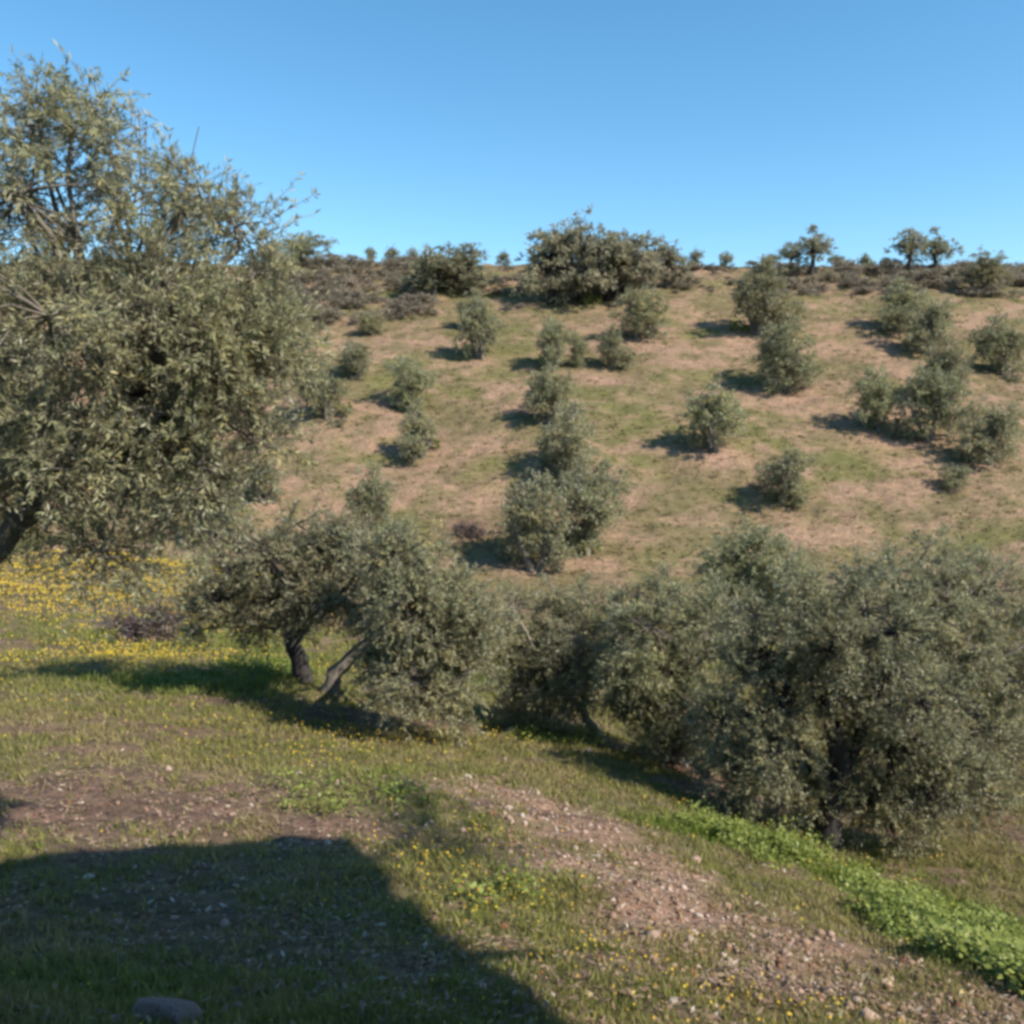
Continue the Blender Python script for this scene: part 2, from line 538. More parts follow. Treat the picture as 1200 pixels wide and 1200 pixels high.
# ------------------------------------------------------------------ the ground: one sheet, finer near the camera and inside the view
rr = np.concatenate([[0.02, .5, 1.0, 1.5], np.geomspace(2.0, 40, 300), np.geomspace(40.4, 118, 230), np.geomspace(121, 420, 30)])
th = np.concatenate([np.linspace(-43, 43, 430), np.linspace(45, 315, 91)[:-1]])
th = np.radians(np.sort(th % 360))
TH, RR = np.meshgrid(th, rr)
gx = (RR * np.sin(TH)).ravel(); gy = (RR * np.cos(TH)).ravel()
gz = height(gx, gy)
ba, lu, fl_, li_ = masks(gx, gy)
nr, na = RR.shape
i = np.arange(nr - 1)[:, None] * na; j = np.arange(na)[None]; j2 = (j + 1) % na
quads = np.stack([i + j, i + na + j, i + na + j2, i + j2], -1).reshape(-1, 4)[:, ::-1]
ground = link("ground", make_mesh("ground", np.stack([gx, gy, gz], 1), [quads, np.arange(na)[None]], [M_GROUND], {"cover": np.stack([ba, lu, li_], 1)}, True))
tag(ground, kind="structure")
# face orientation check (normals up)
if ground.data.polygons[5000].normal.z < 0:
    ground.data.flip_normals()


# ------------------------------------------------------------------ trees
def tree_parts(rng, lobes, stems, n_clump, twigs, leaves, leaf_len, twig_len, twig_r=0, limb_r=.05, leafmat=M_OLIVE, barkmat=M_BARK, sides=7, extra=None, **kw):
    """returns (trunk mesh, crown mesh), local coordinates; stems: list of (points, radii)"""
    v, q, tint, cl, li, tb, td, tl, dr = foliage(rng, lobes, n_clump, twigs, leaves, leaf_len, twig_len, **kw)
    paths = []
    tops = np.array([s[0][-1] for s in stems]); rads = [s[1][-1] for s in stems]
    for pts, rad in stems:
        paths.append((np.array(pts, float), np.array(rad, float)))
    lob = np.asarray(lobes, float)
    for a in range(len(lob)):
        k = int(np.argmin(np.linalg.norm(tops - lob[a, :3], axis=1)))
        paths.append(bent(rng, tops[k], lob[a, :3], min(rads[k] * .8, limb_r * 1.3, lob[a, 3] * .09), min(limb_r * .5, lob[a, 3] * .04), 6, .08, .06))
    for k in range(len(cl)):
        paths.append(bent(rng, lob[li[k], :3], cl[k], min(limb_r * .42, lob[li[k], 3] * .035), min(limb_r * .15, lob[li[k], 3] * .015), 4, .1))
    tv, tq = tubes(paths, sides)
    if twig_r:
        v2, q2 = twig_mesh(tb, td, tl, dr, twig_r)
        q2 = q2 + len(tv); tv = np.concatenate([tv, v2]); tq = np.concatenate([tq, q2])
    trunk = make_mesh("trunk", tv, tq, [barkmat], None, True)
    crown = make_mesh("crown", v, q, [leafmat], {"tint": tint})
    return trunk, crown


def plant_tree(name, label, cat, loc, trunk, crown, group, rz=0.0, sc=(1, 1, 1)):
    t = thing(name, label, cat, loc, group)
    t.rotation_euler = (0, 0, rz); t.scale = sc
    link("trunk", trunk, t)
    link("crown", crown, t)
    return t


def px_lobes(base, d, lst, rng, ydep=0.55, dup=True):
    """crown lobes given where the photograph shows them, at distance d; a second lobe behind or before gives the crown its depth"""
    out = []
    for px, py, r in lst:
        w = W(px, py, d); rm = r / F * d
        y0 = rng.uniform(-ydep, ydep) * rm
        out.append((w[0] - base[0], w[1] + y0 - base[1], w[2] - base[2], rm))
        if dup and r > 40:
            s = 1 if rng.random() < .5 else -1
            k = 1 + s * rm * .9 / d
            out.append(((w[0]) * 1 - base[0] + rng.normal(0, .2 * rm), w[1] + s * rm * .9 - base[1], w[2] - base[2] - .1 * rm, rm * .8))
    return out


NEAR = "olive trees standing on the near slope"


def near_tree(label, base, d, lst, stems_px, n_clump, twigs, leaves, leaf_len, twig_len, seed, twig_r=.004, limb_r=.05, barkmat=M_BARK, lean=0.0, **kw):
    rng = np.random.default_rng(seed)
    lobes = px_lobes(base, d + lean, lst, rng)
    stems = []
    for s in stems_px:       # (px, py, dy, radius)
        pts = []; rad = []
        for px, py, dy, r in s:
            w = W(px, py, d + dy); pts.append(w - base); rad.append(r)
        pts = np.array(pts); t = np.linspace(0, len(pts) - 1, len(pts) * 3 - 2)
        pts = np.stack([np.interp(t, np.arange(len(pts)), pts[:, c]) for c in range(3)], 1)
        pts[1:-1] += rng.normal(0, .018, pts[1:-1].shape)
        stems.append((pts, np.interp(t, np.arange(len(rad)), rad)))
    trunk, crown = tree_parts(rng, lobes, stems, n_clump, twigs, leaves, leaf_len, twig_len, twig_r, limb_r, barkmat=barkmat, **kw)
    return plant_tree("olive_tree", label, "tree", base, trunk, crown, NEAR)


# foreground tree at the left edge
d = 6.5
bx = W(-130, 600, d)[0]; base = np.array([bx, d, height(bx, d)[0] - .05])
gy_ = 480 + F * (-base[2]) / d
near_tree("large foreground olive tree filling the left edge, its feathery top against the sky", base, d,
          [(95, 165, 52), (50, 240, 100), (150, 260, 70), (222, 215, 42), (272, 265, 48), (120, 370, 120), (240, 360, 75), (292, 430, 42), (225, 475, 80), (90, 520, 105),
           (195, 580, 62), (300, 520, 36), (255, 640, 32), (130, 640, 55), (30, 600, 60), (-60, 420, 150), (-110, 260, 120), (-70, 520, 110), (200, 330, 60), (300, 330, 34), (160, 130, 18), (105, 118, 22), (112, 92, 10), (40, 115, 36), (175, 145, 18), (235, 150, 14), (310, 575, 16), (325, 390, 30), (300, 380, 45), (260, 420, 60), (240, 540, 50), (180, 500, 80), (40, 140, 50), (310, 480, 30)],
          [[(-130, gy_ + 10, 0, .24), (-125, gy_ - 80, 0, .19), (-100, 800, .1, .17), (-40, 680, 0, .12)], [(-100, 800, .1, .13), (-130, 650, .2, .1), (-110, 520, .2, .08)],
           [(-40, 680, 0, .1), (60, 560, -.1, .07), (140, 470, 0, .05)]],
          560, 11, 24, .056, .38, 11, .0032, .026, leaf_w=.21, up=.3, spread=.04)

# pair of trees on the left of the middle distance
b2 = P(357, 800); d2 = b2[1]
near_tree("dark trunked olive tree with a round silvery crown beside the yellow flower meadow", b2, d2,
          [(262, 690, 48), (325, 650, 55), (385, 640, 48), (300, 720, 42), (365, 700, 52), (420, 680, 44), (245, 735, 26), (400, 640, 36), (285, 660, 42), (345, 615, 26), (400, 690, 50), (330, 700, 40), (225, 610, 46), (190, 575, 46), (240, 590, 45), (440, 640, 34)],
          [[(357, 803, 0, .24), (350, 770, 0, .20), (338, 738, 0, .16)], [(345, 755, 0, .13), (372, 715, 0, .08)]],
          470, 8, 15, .095, .40, 12, .005, .045, M_DARKBARK, lean=-2.6)
b3 = P(385, 812)
near_tree("olive tree with a low leaning trunk and crown drooping to the ground", b3, b3[1],
          [(470, 690, 50), (510, 720, 55), (455, 745, 44), (530, 760, 45), (490, 790, 52), (525, 815, 38), (445, 650, 34), (505, 670, 36), (545, 740, 30), (440, 790, 26), (565, 720, 26), (550, 790, 30), (540, 690, 26), (480, 640, 30)],
          [[(385, 812, 0, .20), (392, 790, 0, .17), (425, 757, 0, .12), (460, 735, 0, .08)]],
          470, 8, 15, .095, .40, 13, .005, .04, M_BARK, lean=-3.5)

# middle tree with the pale leaning trunk
b4 = P(700, 862)
near_tree("middle olive tree with a slim pale leaning trunk at the end of the grassy strip", b4, b4[1],
          [(620, 760, 42), (665, 735, 42), (640, 800, 42), (600, 815, 30), (700, 770, 44), (735, 790, 30), (665, 780, 46), (650, 700, 22), (690, 715, 30), (585, 760, 34), (600, 710, 30), (640, 840, 28), (720, 740, 34), (615, 790, 36)],
          [[(700, 864, 0, .12), (683, 832, 0, .085), (662, 812, 0, .065), (640, 806, 0, .05)], [(683, 832, 0, .06), (690, 790, 0, .045)]],
          400, 8, 15, .09, .36, 14, .004, .03, M_PALEBARK)
b5 = P(800, 897)
near_tree("olive tree joining the big right one on its left, above the shaded bank", b5, b5[1],
          [(770, 720, 48), (740, 770, 46), (790, 790, 50), (820, 740, 46), (760, 830, 40), (720, 815, 30), (820, 830, 44), (770, 865, 34), (840, 870, 36), (800, 850, 30), (785, 690, 26), (735, 720, 24), (845, 700, 30)],
          [[(800, 900, 0, .16), (790, 860, 0, .12), (785, 810, 0, .1)]],
          480, 8, 15, .085, .36, 15, .004, .032)

# the big tree on the right
b6 = P(970, 992)
near_tree("big olive tree at right with a dark hollow under its crown, above the green weeds", b6, b6[1],
          [(900, 780, 62), (960, 740, 60), (1020, 720, 58), (980, 820, 66), (900, 860, 56), (1050, 800, 62), (870, 905, 42), (905, 935, 36), (1100, 950, 36), (1120, 900, 44), (1150, 930, 36), (870, 955, 30), (910, 975, 26), (1040, 965, 40), (1085, 930, 40), (935, 930, 34), (1020, 935, 40), (1040, 880, 55), (1085, 850, 40), (850, 850, 34), (940, 690, 30), (1060, 930, 36),
           (885, 720, 30), (1000, 670, 26)],
          [[(970, 995, 0, .25), (972, 955, 0, .2), (985, 905, .1, .17), (975, 850, 0, .13)], [(975, 945, 0, .13), (945, 880, 0, .09), (915, 830, 0, .07)], [(985, 905, .1, .12), (1030, 830, .1, .08)]],
          700, 9, 16, .075, .36, 16, .004, .035, M_DARKBARK)
b7 = np.array([W(880, 790, 23)[0], 23, 0.]); b7[2] = height(b7[0], b7[1])[0]
near_tree("olive crown rising behind the big right tree, dark gap on its left", b7, 23,
          [(870, 655, 36), (905, 665, 36), (850, 672, 26), (925, 700, 36), (875, 700, 36), (895, 635, 20)],
          [[(880, 800, 0, .2), (885, 760, 0, .16), (880, 710, 0, .12)]],
          300, 8, 15, .11, .42, 17, .004, .035)
b8 = np.array([W(1090, 930, 16)[0], 16, 0.]); b8[2] = height(b8[0], b8[1])[0]
near_tree("grey green olive tree at the right edge, behind the big one", b8, 16,
          [(1080, 690, 55), (1040, 670, 40), (1110, 740, 60), (1150, 690, 60), (1070, 760, 50), (1120, 830, 55), (1190, 780, 60), (1090, 640, 24), (1170, 860, 50), (1215, 700, 40), (1100, 900, 34)],
          [[(1090, 955, 0, .2), (1100, 880, 0, .16), (1105, 800, 0, .12)]],
          560, 8, 15, .085, .38, 18, .004, .035)
# off frame tree behind the house corner: the tip of one long limb shades the lawn in soft patches
TT = 16.0
sh = np.array([P(px, py) + SUN * TT for px, py in ((462, 955), (500, 940), (545, 945), (480, 985), (520, 1000), (560, 985), (455, 925))])
hid = sh.mean(0) - np.array([SUN_AZ[1] * -1, SUN_AZ[0], 0]) * 4.6
bt = np.array([hid[0], hid[1], height(hid[0], hid[1])[0] - .05])
rng = np.random.default_rng(19)
lob = [(*(q - bt), .30) for q in sh] + [(rng.uniform(-1.3, .3), rng.uniform(-1.5, .2), hid[2] - bt[2] + rng.uniform(-1, .8), .8) for _ in range(7)]
tz_ = hid[2] - bt[2]
st = [(np.array([[0, 0, 0], [.1, 0, tz_ * .4], [0, 0, tz_ * .85]]), np.array([.24, .18, .12])), (np.array([[0, 0, tz_ * .8], [.8, 1.2, tz_ * .97], *[(sh.mean(0) - bt)]]), np.array([.1, .07, .03]))]
tk, cr = tree_parts(rng, lob, st, 150, 8, 13, .09, .35, .004, .05)
plant_tree("olive_tree", "tall olive tree at the house corner, right of the viewer", "tree", bt, tk, cr, None)

# ------------------------------------------------------------------ hillside trees: a few grown shapes, copied
HILL = "olive trees dotted over the far hillside"


def proto_olive(seed, stems=1, low=.07, nleaf=15000, round_=1.0, leaf=.15):
    rng = np.random.default_rng(seed)
    lobes = []
    nl = 14
    for k in range(nl):
        a = rng.uniform(0, 2 * math.pi); r = rng.uniform(.08, .34)
        z = rng.uniform(low + (.10 if seed % 2 else 0), .80 - .5 * max(r - .15, 0))
        lobes.append((r * math.cos(a), r * math.sin(a) * .9, z, rng.uniform(.15, .23)))
    lobes.append((rng.normal(0, .06), rng.normal(0, .06), .84, .12)); lobes.append((rng.normal(0, .1), 0, .5, .26))
    lobes = np.array(lobes) * 4.0
    st = []
    for s in range(stems):
        a = rng.uniform(0, 6.28); q = .0 if stems == 1 else .12
        st.append((np.array([[q * .3 * math.cos(a), q * .3 * math.sin(a), -.03], [q * math.cos(a), q * math.sin(a), .14], [q * 2 * math.cos(a), q * 2 * math.sin(a), .33]]) * 4 + rng.normal(0, .03, (3, 3)), np.array([.19, .14, .10])))
    ncl = nleaf // (7 * 9)
    for q in st:
        q[0][:, 2] *= .75 if seed % 2 == 0 else 1.0
    tk, cr = tree_parts(rng, lobes, st, ncl, 7, 9, leaf, .42, 0, .035, sides=5, leaf_w=.34, up=.4, droop=.25, shell=2.4)
    return tk, cr


PROTO = [proto_olive(100 + k, stems=(1, 2, 1, 3, 1, 2)[k]) for k in range(6)]

hill = [
 # px, py of foot, height px, width px, label
 (382, 492, 64, 66, "rounded olive tree left on the hill, just right of the foreground crown"),
 (415, 444, 42, 46, "small dark olive bush just above the tree beside the foreground crown"),
 (483, 480, 60, 60, "upper of two round olives one above the other, left of centre"),
 (493, 537, 56, 54, "lower of two round olives one above the other, pale soil at its foot"),
 (432, 392, 26, 36, "tiny lone olive bush below the grey scrub, left of the hill"),
 (565, 420, 66, 52, "olive tree overlapping a smaller one behind it, below the skyline thicket"),
 (553, 388, 46, 38, "smaller olive half hidden behind another, under the long skyline thicket"),
 (646, 434, 58, 44, "upright narrow olive beside the leaning double trunk on red soil"),
 (678, 429, 38, 26, "thin small olive of the leaning pair, standing on red soil"),
 (718, 431, 46, 42, "rounder olive of the leaning pair, with a pale slanted trunk"),
 (747, 396, 58, 66, "olive tree with visible trunk just below the big oak clump"),
 (640, 497, 58, 58, "topmost olive of the central column of overlapping trees"),
 (660, 572, 84, 80, "second olive from the top in the central column of trees"),
 (626, 667, 96, 78, "lower left olive at the foot of the central column"),
 (688, 652, 98, 76, "lower right olive of the central column, bright shoots at its foot"),
 (888, 390, 78, 82, "wide airy olive under the right skyline, dark shadow at its left"),
 (922, 457, 80, 80, "large two topped olive on the right hillside, reddish soil beneath"),
 (840, 528, 76, 76, "round isolated olive on bare pinkish ground, right of centre"),
 (1030, 507, 72, 64, "olive with a strong dark shadow on its left, near the right edge"),
 (1090, 517, 84, 76, "olive with a bent pale trunk at the right edge, low on red soil"),
 (916, 594, 64, 68, "lowest isolated olive on the right hillside, above the big near crown"),
 (1062, 388, 56, 66, "pale olive crown under the right skyline, right of a dark shadow"),
 (1088, 416, 70, 58, "olive touching the right edge, second below the skyline"),
 (1108, 468, 66, 60, "olive cut by the right edge, between two others on the slope"),
 (432, 640, 96, 56, "tall narrow olive rising behind the silvery pair in the middle distance"),
 (308, 590, 44, 44, "small olive peeping out behind the foreground crown, low on the hill"),
 (352, 312, 36, 62, "broad olive on the crest next to the foreground crown"),
 (316, 330, 44, 60, "olive under the crest half hidden by the foreground crown"),
 (1160, 545, 78, 76, "hillside olive beyond the right edge, low on the slope"),
 (1150, 345, 48, 60, "hillside olive beyond the right edge, near the crest"),
 (1175, 440, 66, 66, "hillside olive beyond the right edge, halfway up"),
 (40, 520, 66, 66, "hillside olive behind the foreground tree, far left"),
 (200, 470, 62, 62, "hillside olive hidden behind the foreground tree crown"),
 (100, 400, 54, 54, "hillside olive high up behind the foreground tree"),
 (1120, 575, 30, 40, "low dark olive bush at the right edge, beside the bare slope"),
]
for k, (px, py, hp, wp, label) in enumerate(hill):
    p = P(px, py); d = p[1]
    H = hp / F * d; Wd = wp / F * d
    tk, cr = PROTO[k % 6]
    grow = 1.22 if "central column" in label else 1.08
    sz = grow * H / (4.0 * .96); sx = grow * Wd / (4.0 * .92)
    plant_tree("olive_tree", label, "tree", p - np.array([0, 0, .05]), tk, cr, HILL, RNG.uniform(0, 6.28), (sx, sx, sz))


# crest trees: holm oaks
def proto_oak(seed, bare_trunk, nleaf, nl=10, flat=.8):
    rng = np.random.default_rng(seed)
    lobes = []
    lo = .2 if bare_trunk else .02
    for k in range(nl):
        a = rng.uniform(0, 2 * math.pi); r = rng.uniform(.1, .36)
        z = rng.uniform(lo + .12, .86 - .5 * r)
        lobes.append((r * math.cos(a), r * math.sin(a), z, rng.uniform(.12, .2)))
    lobes.append((0, 0, .6 if bare_trunk else .5, .24)); lobes.append((.05, 0, .84, .15))
    lobes = np.array(lobes) * 5.0
    st = [(np.array([[0, 0, -.05], [.15, 0, .9], [.1, .1, 2.2]]), np.array([.26, .2, .15]))]
    return tree_parts(rng, lobes, st, nleaf // 63, 7, 9, .15, .42, 0, .09, M_OAK, M_DARKBARK, sides=5, leaf_w=.5, up=.3, droop=.1, shell=2.6)


OAKS = [proto_oak(200, True, 8000, 13), proto_oak(201, True, 7000, 10), proto_oak(202, False, 15000, 18), proto_oak(203, False, 12000, 16)]
CREST = "trees standing along the crest of the hill"
crest = [
 (435, 306, 20, 15, 7, "thin leftmost of three tiny trees on the left crest"),
 (460, 309, 20, 22, 3, "bushy middle one of three tiny trees on the left crest"),
 (485, 306, 19, 16, 8, "small right one of three tiny trees on the left crest"),
 (508, 347, 52, 66, 3, "left half of the long dark thicket under the crest"),
 (550, 343, 54, 76, 2, "taller right half of the long dark thicket under the crest"),
 (590, 308, 14, 16, 3, "tiny bush on the skyline left of the big oak clump"),
 (645, 356, 84, 82, 2, "left oak of the big dark clump breaking the skyline"),
 (684, 356, 98, 92, 3, "tallest oak of the big dark clump breaking the skyline"),
 (712, 353, 76, 74, 3, "oak filling the gap between the tallest oak and the right half of the big clump"),
 (735, 350, 72, 76, 2, "middle right oak of the big clump, reddish gap at its foot"),
 (780, 338, 54, 52, 3, "right end oak of the big clump on the skyline"),
 (814, 310, 18, 17, 3, "small round tree on the skyline right of the big clump"),
 (850, 309, 18, 20, 8, "small thin tree on the skyline above the airy olive"),
 (927, 320, 34, 34, 0, "left smaller crest tree with a bare trunk, right of centre"),
 (950, 322, 52, 52, 1, "tall open crest tree with flat crown on the right skyline"),
 (1015, 311, 17, 22, 9, "sparse tiny tree on the skyline between the two large crest trees"),
 (1066, 322, 50, 50, 0, "spreading dark oak on the skyline near the right edge"),
 (1094, 322, 50, 44, 1, "second dark oak on the skyline at the very right edge"),
 (980, 312, 14, 22, 3, "low bush on the skyline right of the tall open crest tree"),
 (905, 311, 14, 22, 3, "low bush on the skyline left of the bare trunked crest tree"),
]
for k, (px, py, hp, wp, pr, label) in enumerate(crest):
    p = P(px, py) if py > 312 else P(px, 316)
    d = p[1]
    if py <= 312:
        p = np.array([W(px, 316, 111)[0], 111, 0]); p[2] = height(p[0], p[1])[0]; d = 111
    top = W(px, py - hp, d)[2]
    H = max(top - p[2], .8); Wd = wp / F * d
    tk, cr = OAKS[pr] if pr < 7 else PROTO[pr - 6]
    plant_tree("oak_tree" if hp > 30 else "small_tree", label, "tree", p - np.array([0, 0, .05]), tk, cr, CREST, RNG.uniform(0, 6.28), (1.2 * Wd / 4.6, 1.2 * Wd / 4.6, 1.05 * H / 4.5))


# ------------------------------------------------------------------ scrub along the crest
def shrub_mesh(seed, nleaf=1500, m=M_SCRUB):
    rng = np.random.default_rng(seed)
    lobes = [(rng.uniform(-.5, .5), rng.uniform(-.4, .4), rng.uniform(.15, .4), rng.uniform(.22, .36)) for _ in range(5)]
    v, q, tint, *_ = foliage(rng, lobes, nleaf // 40, 5, 8, .13, .26, leaf_w=.3, up=.5, droop=.05)
    return make_mesh("shrub", v, q, [m], {"tint": tint})


SHR = [shrub_mesh(300 + k) for k in range(5)]
rng = np.random.default_rng(33)


def shrubs(n, area, label, group, smin, smax):
    k = 0
    while k < n:
        px = rng.uniform(area[0], area[1]); py = rng.uniform(area[2], area[3])
        p = P(px, py + (area[4] * (px - area[0]) if len(area) > 4 else 0))
        if p[1] > 118:
            continue
        o = link("shrub", SHR[int(rng.integers(5))], None, p - np.array([0, 0, .05]))
        s = rng.uniform(smin, smax)
        o.scale = (s * rng.uniform(1.2, 2.2), s * 1.2, s * rng.uniform(.7, 1.1)); o.rotation_euler = (0, 0, rng.normal(0, .5))
        tag(o, label, "shrub", group); k += 1


shrubs(135, (290, 520, 320, 395, -.12), "low grey brown shrub in the scrub under the left crest", "shrubs under the left crest", .8, 1.9)
shrubs(70, (900, 1210, 317, 350), "low grey shrub in the scrub strip under the right crest", "shrubs under the right crest", .9, 2.1)
shrubs(26, (400, 640, 310, 340), "low grey brown shrub on the crest below the three tiny trees", "shrubs on the left crest", .7, 1.6)
shrubs(16, (790, 1104, 312, 326), "dull brown shrub right on the crest line at right", "shrubs on the right crest", .6, 1.4)
shrubs(16, (560, 640, 312, 345), "low brown shrub between the dark thicket and the big oak clump", "shrubs beside the oak clump", .5, 1.1)
shrubs(18, (785, 870, 314, 350), "low shrub on reddish ground right of the big oak clump", "shrubs right of the oak clump", .4, 1.0)

# dead brush heaps
for px, py, wpx, hpx, label, sd in ((152, 748, 110, 42, "heap of purple brown dead brush in the yellow flower meadow", 1), (548, 626, 46, 10, "small dark grey heap of burnt branches on the hillside", 2)):
    rng2 = np.random.default_rng(400 + sd)
    p = P(px, py); wm = wpx / F * p[1]; hm = hpx / F * p[1]
    lobes = [(rng2.uniform(-.42, .42) * wm, rng2.uniform(-.25, .25) * wm, rng2.uniform(.1, .5) * hm, rng2.uniform(.35, .5) * hm) for _ in range(8)]
    v, q, tint, cl, li, tb, td, tl, dr = foliage(rng2, lobes, 60, 6, 8, .16 * hm + .06, .3 * hm + .1, leaf_w=.12, up=.2, droop=.1)
    tv, tq = twig_mesh(tb, td, tl * 1.4, dr, .012)
    o = thing("brush_pile", label, "brush pile", p)
    link("twigs", make_mesh("twigs", tv, tq, [M_DARKBARK]), o)
    link("dead_leaves", make_mesh("dead_leaves", v, q, [M_BRUSH], {"tint": tint}), o)["kind"] = "stuff"

# bright shoots at trunk feet
for px, py, wpx, hpx, label in ((668, 645, 34, 22, "bright green shoots at the foot of the central column of olives"), (690, 356, 30, 14, "green bush at the foot of the big oak clump"), (715, 340, 18, 22, "yellow green bush in the middle of the oak clump"),
                                (395, 488, 32, 18, "dark green shoots under the olive beside the foreground crown"), (500, 528, 44, 14, "green shoots under the lower of the two round olives"), (870, 388, 40, 14, "dark green shoots under the wide airy olive")):
    rng2 = np.random.default_rng(int(px))
    p = P(px, py); wm = wpx / F * p[1]; hm = hpx / F * p[1]
    lobes = [(rng2.uniform(-.35, .35) * wm, rng2.uniform(-.2, .2) * wm, rng2.uniform(.15, .6) * hm, .36 * hm) for _ in range(6)]
    v, q, tint, *_ = foliage(rng2, lobes, 40, 6, 8, .14, .22, leaf_w=.4)
    tag(link("bush", make_mesh("bush", v, q, [M_GREEN], {"tint": tint}), None, p), label, "bush", "green bushes at the feet of trees")

# ------------------------------------------------------------------ grass, flowers and weeds
GREEN = np.array([.14, .16, .042]); DRY = np.array([.26, .205, .10]); OLV = np.array([.205, .19, .062]); LUSH = np.array([.14, .185, .03])


def scatter(n, rmin, rmax, half):
    u = RNG.random(n)
    r = rmin * (rmax / rmin) ** u
    a = RNG.uniform(-half, half, n)
    return r * np.sin(a), r * np.cos(a), r


def blades(n, rmin, rmax, per, hfun, name, label, half=math.radians(40), dens=None):
    x, y, r = scatter(n, rmin, rmax, half)
    ba, lu, fl, li = masks(x, y)
    keep = RNG.random(n) > np.clip(ba * .80 + li * .88 + 0.55 * sstep(.42, .60, fbm(x / .55, y / .55, 55)), 0, .97)
    x, y, r, ba, lu, fl, li = (q[keep] for q in (x, y, r, ba, lu, fl, li))
    z = height(x, y)
    m = len(x)
    k = np.repeat(np.arange(m), per)
    hh = hfun(r[k]) * RNG.uniform(.4, 1.3, len(k)) * (1 + .7 * lu[k]) * (1 - .4 * ba[k])
    spread = hfun(r[k]) * .55
    bx = x[k] + RNG.normal(0, 1, len(k)) * spread; by = y[k] + RNG.normal(0, 1, len(k)) * spread
    bz = z[k] - .01
    a = RNG.uniform(0, 6.28, len(k)); wdt = hh * RNG.uniform(.05, .11, len(k)) + .0012 * r[k] * .35
    le = RNG.uniform(.1, 1.0, len(k)) * hh; la = RNG.uniform(0, 6.28, len(k))
    v = np.stack([np.stack([bx - np.cos(a) * wdt, by - np.sin(a) * wdt, bz], 1), np.stack([bx + np.cos(a) * wdt, by + np.sin(a) * wdt, bz], 1),
                  np.stack([bx + np.cos(la) * le, by + np.sin(la) * le, bz + hh], 1)], 1).reshape(-1, 3)
    g = np.clip(.43 + 1.0 * (fbm(x / 1.4, y / 1.2, 61) - .5) + .9 * (fbm(x / .35, y / .35, 63) - .5) + .4 * lu - .5 * ba - .3 * sstep(30, 55, r), 0, 1)[k] + RNG.normal(0, .18, len(k))
    g = np.clip(g, 0, 1)[:, None]
    col = np.where(g < .5, DRY + (OLV - DRY) * g * 2, OLV + (GREEN - OLV) * (g * 2 - 1))
    col = col + (LUSH - col) * (np.clip(lu[k], 0, 1) * .8)[:, None]
    col = col * RNG.uniform(.9, 1.6, (len(k), 1))
    o = link(name, make_mesh(name, v, np.arange(len(v)).reshape(-1, 3), [M_GRASS], {"tone": np.repeat(col, 3, 0)}))
    return tag(o, label, None, None, "stuff")


blades(95000, 2.6, 32, 6, lambda r: np.clip(.036 + .0038 * r, .04, .13), "grass", "short mixed green and dry grass over the near slope")
# hillside tufts, evenly spread
n = 75000
ty = RNG.uniform(30, 112, n); tx = RNG.uniform(-1, 1, n) * (ty * .72)
ba, lu, fl, li = masks(tx, ty)
kp = RNG.random(n) > np.clip(ba * .7 + .3, 0, .95)
tx, ty, lu, ba = tx[kp], ty[kp], lu[kp], ba[kp]
tz = height(tx, ty)
k = np.repeat(np.arange(len(tx)), 4); m = len(k)
hh = RNG.uniform(.03, .10, m); a = RNG.uniform(0, 6.28, m); wd = RNG.uniform(.03, .12, m)
bx = tx[k] + RNG.normal(0, .14, m); by = ty[k] + RNG.normal(0, .14, m); bz = tz[k] - .03
v = np.stack([np.stack([bx - np.cos(a) * wd, by - np.sin(a) * wd, bz], 1), np.stack([bx + np.cos(a) * wd, by + np.sin(a) * wd, bz], 1),
              np.stack([bx + RNG.normal(0, .12, m), by + RNG.normal(0, .12, m), bz + hh], 1)], 1).reshape(-1, 3)
g = np.clip(.2 + .7 * (fbm(tx / 6, ty / 3.5, 71) - .5) + .35 * lu, 0, 1)[k] + RNG.normal(0, .16, m)
g = np.clip(g, 0, 1)[:, None]
col = (np.where(g < .5, DRY + (OLV - DRY) * g * 2, OLV + (GREEN - OLV) * (g * 2 - 1))) * RNG.uniform(.75, 1.2, (m, 1))
tag(link("hillside_grass", make_mesh("hillside_grass", v, np.arange(len(v)).reshape(-1, 3), [M_GRASS], {"tone": np.repeat(col, 3, 0)})), "dry grass tufts thinly covering the far hillside", None, None, "stuff")

# larger dry grass clumps on the hill
n = 9000
ty = 30 + 82 * RNG.random(n) ** 1.0; tx = RNG.uniform(-1, 1, n) * (ty * .72)
kp = RNG.random(n) < sstep(.42, .6, fbm(tx / 4, ty / 2.5, 111))
tx, ty = tx[kp], ty[kp]; tz = height(tx, ty); per = 14; k = np.repeat(np.arange(len(tx)), per); m = len(k)
sz = (RNG.uniform(.12, .34, len(tx)))[k]
a = RNG.uniform(0, 6.28, m); bx = tx[k] + RNG.normal(0, .45, m) * sz; by = ty[k] + RNG.normal(0, .35, m) * sz; bz = tz[k] - .02
wd = sz * .13
v = np.stack([np.stack([bx - np.cos(a) * wd, by - np.sin(a) * wd, bz], 1), np.stack([bx + np.cos(a) * wd, by + np.sin(a) * wd, bz], 1),
              np.stack([bx + RNG.normal(0, .5, m) * sz, by + RNG.normal(0, .5, m) * sz, bz + sz * RNG.uniform(.3, 1, m)], 1)], 1).reshape(-1, 3)
pk = RNG.random((len(tx), 1))[k]
col = np.where(pk < .4, np.array([[.30, .245, .13]]), np.where(pk < .75, np.array([[.20, .185, .075]]), np.array([[.22, .175, .125]]))) * RNG.uniform(.8, 1.3, (m, 1))
tag(link("dry_grass", make_mesh("dry_grass", v, np.arange(len(v)).reshape(-1, 3), [M_GRASS], {"tone": np.repeat(col, 3, 0)})), "straw coloured and olive grass clumps mottling the far hillside", None, None, "stuff")

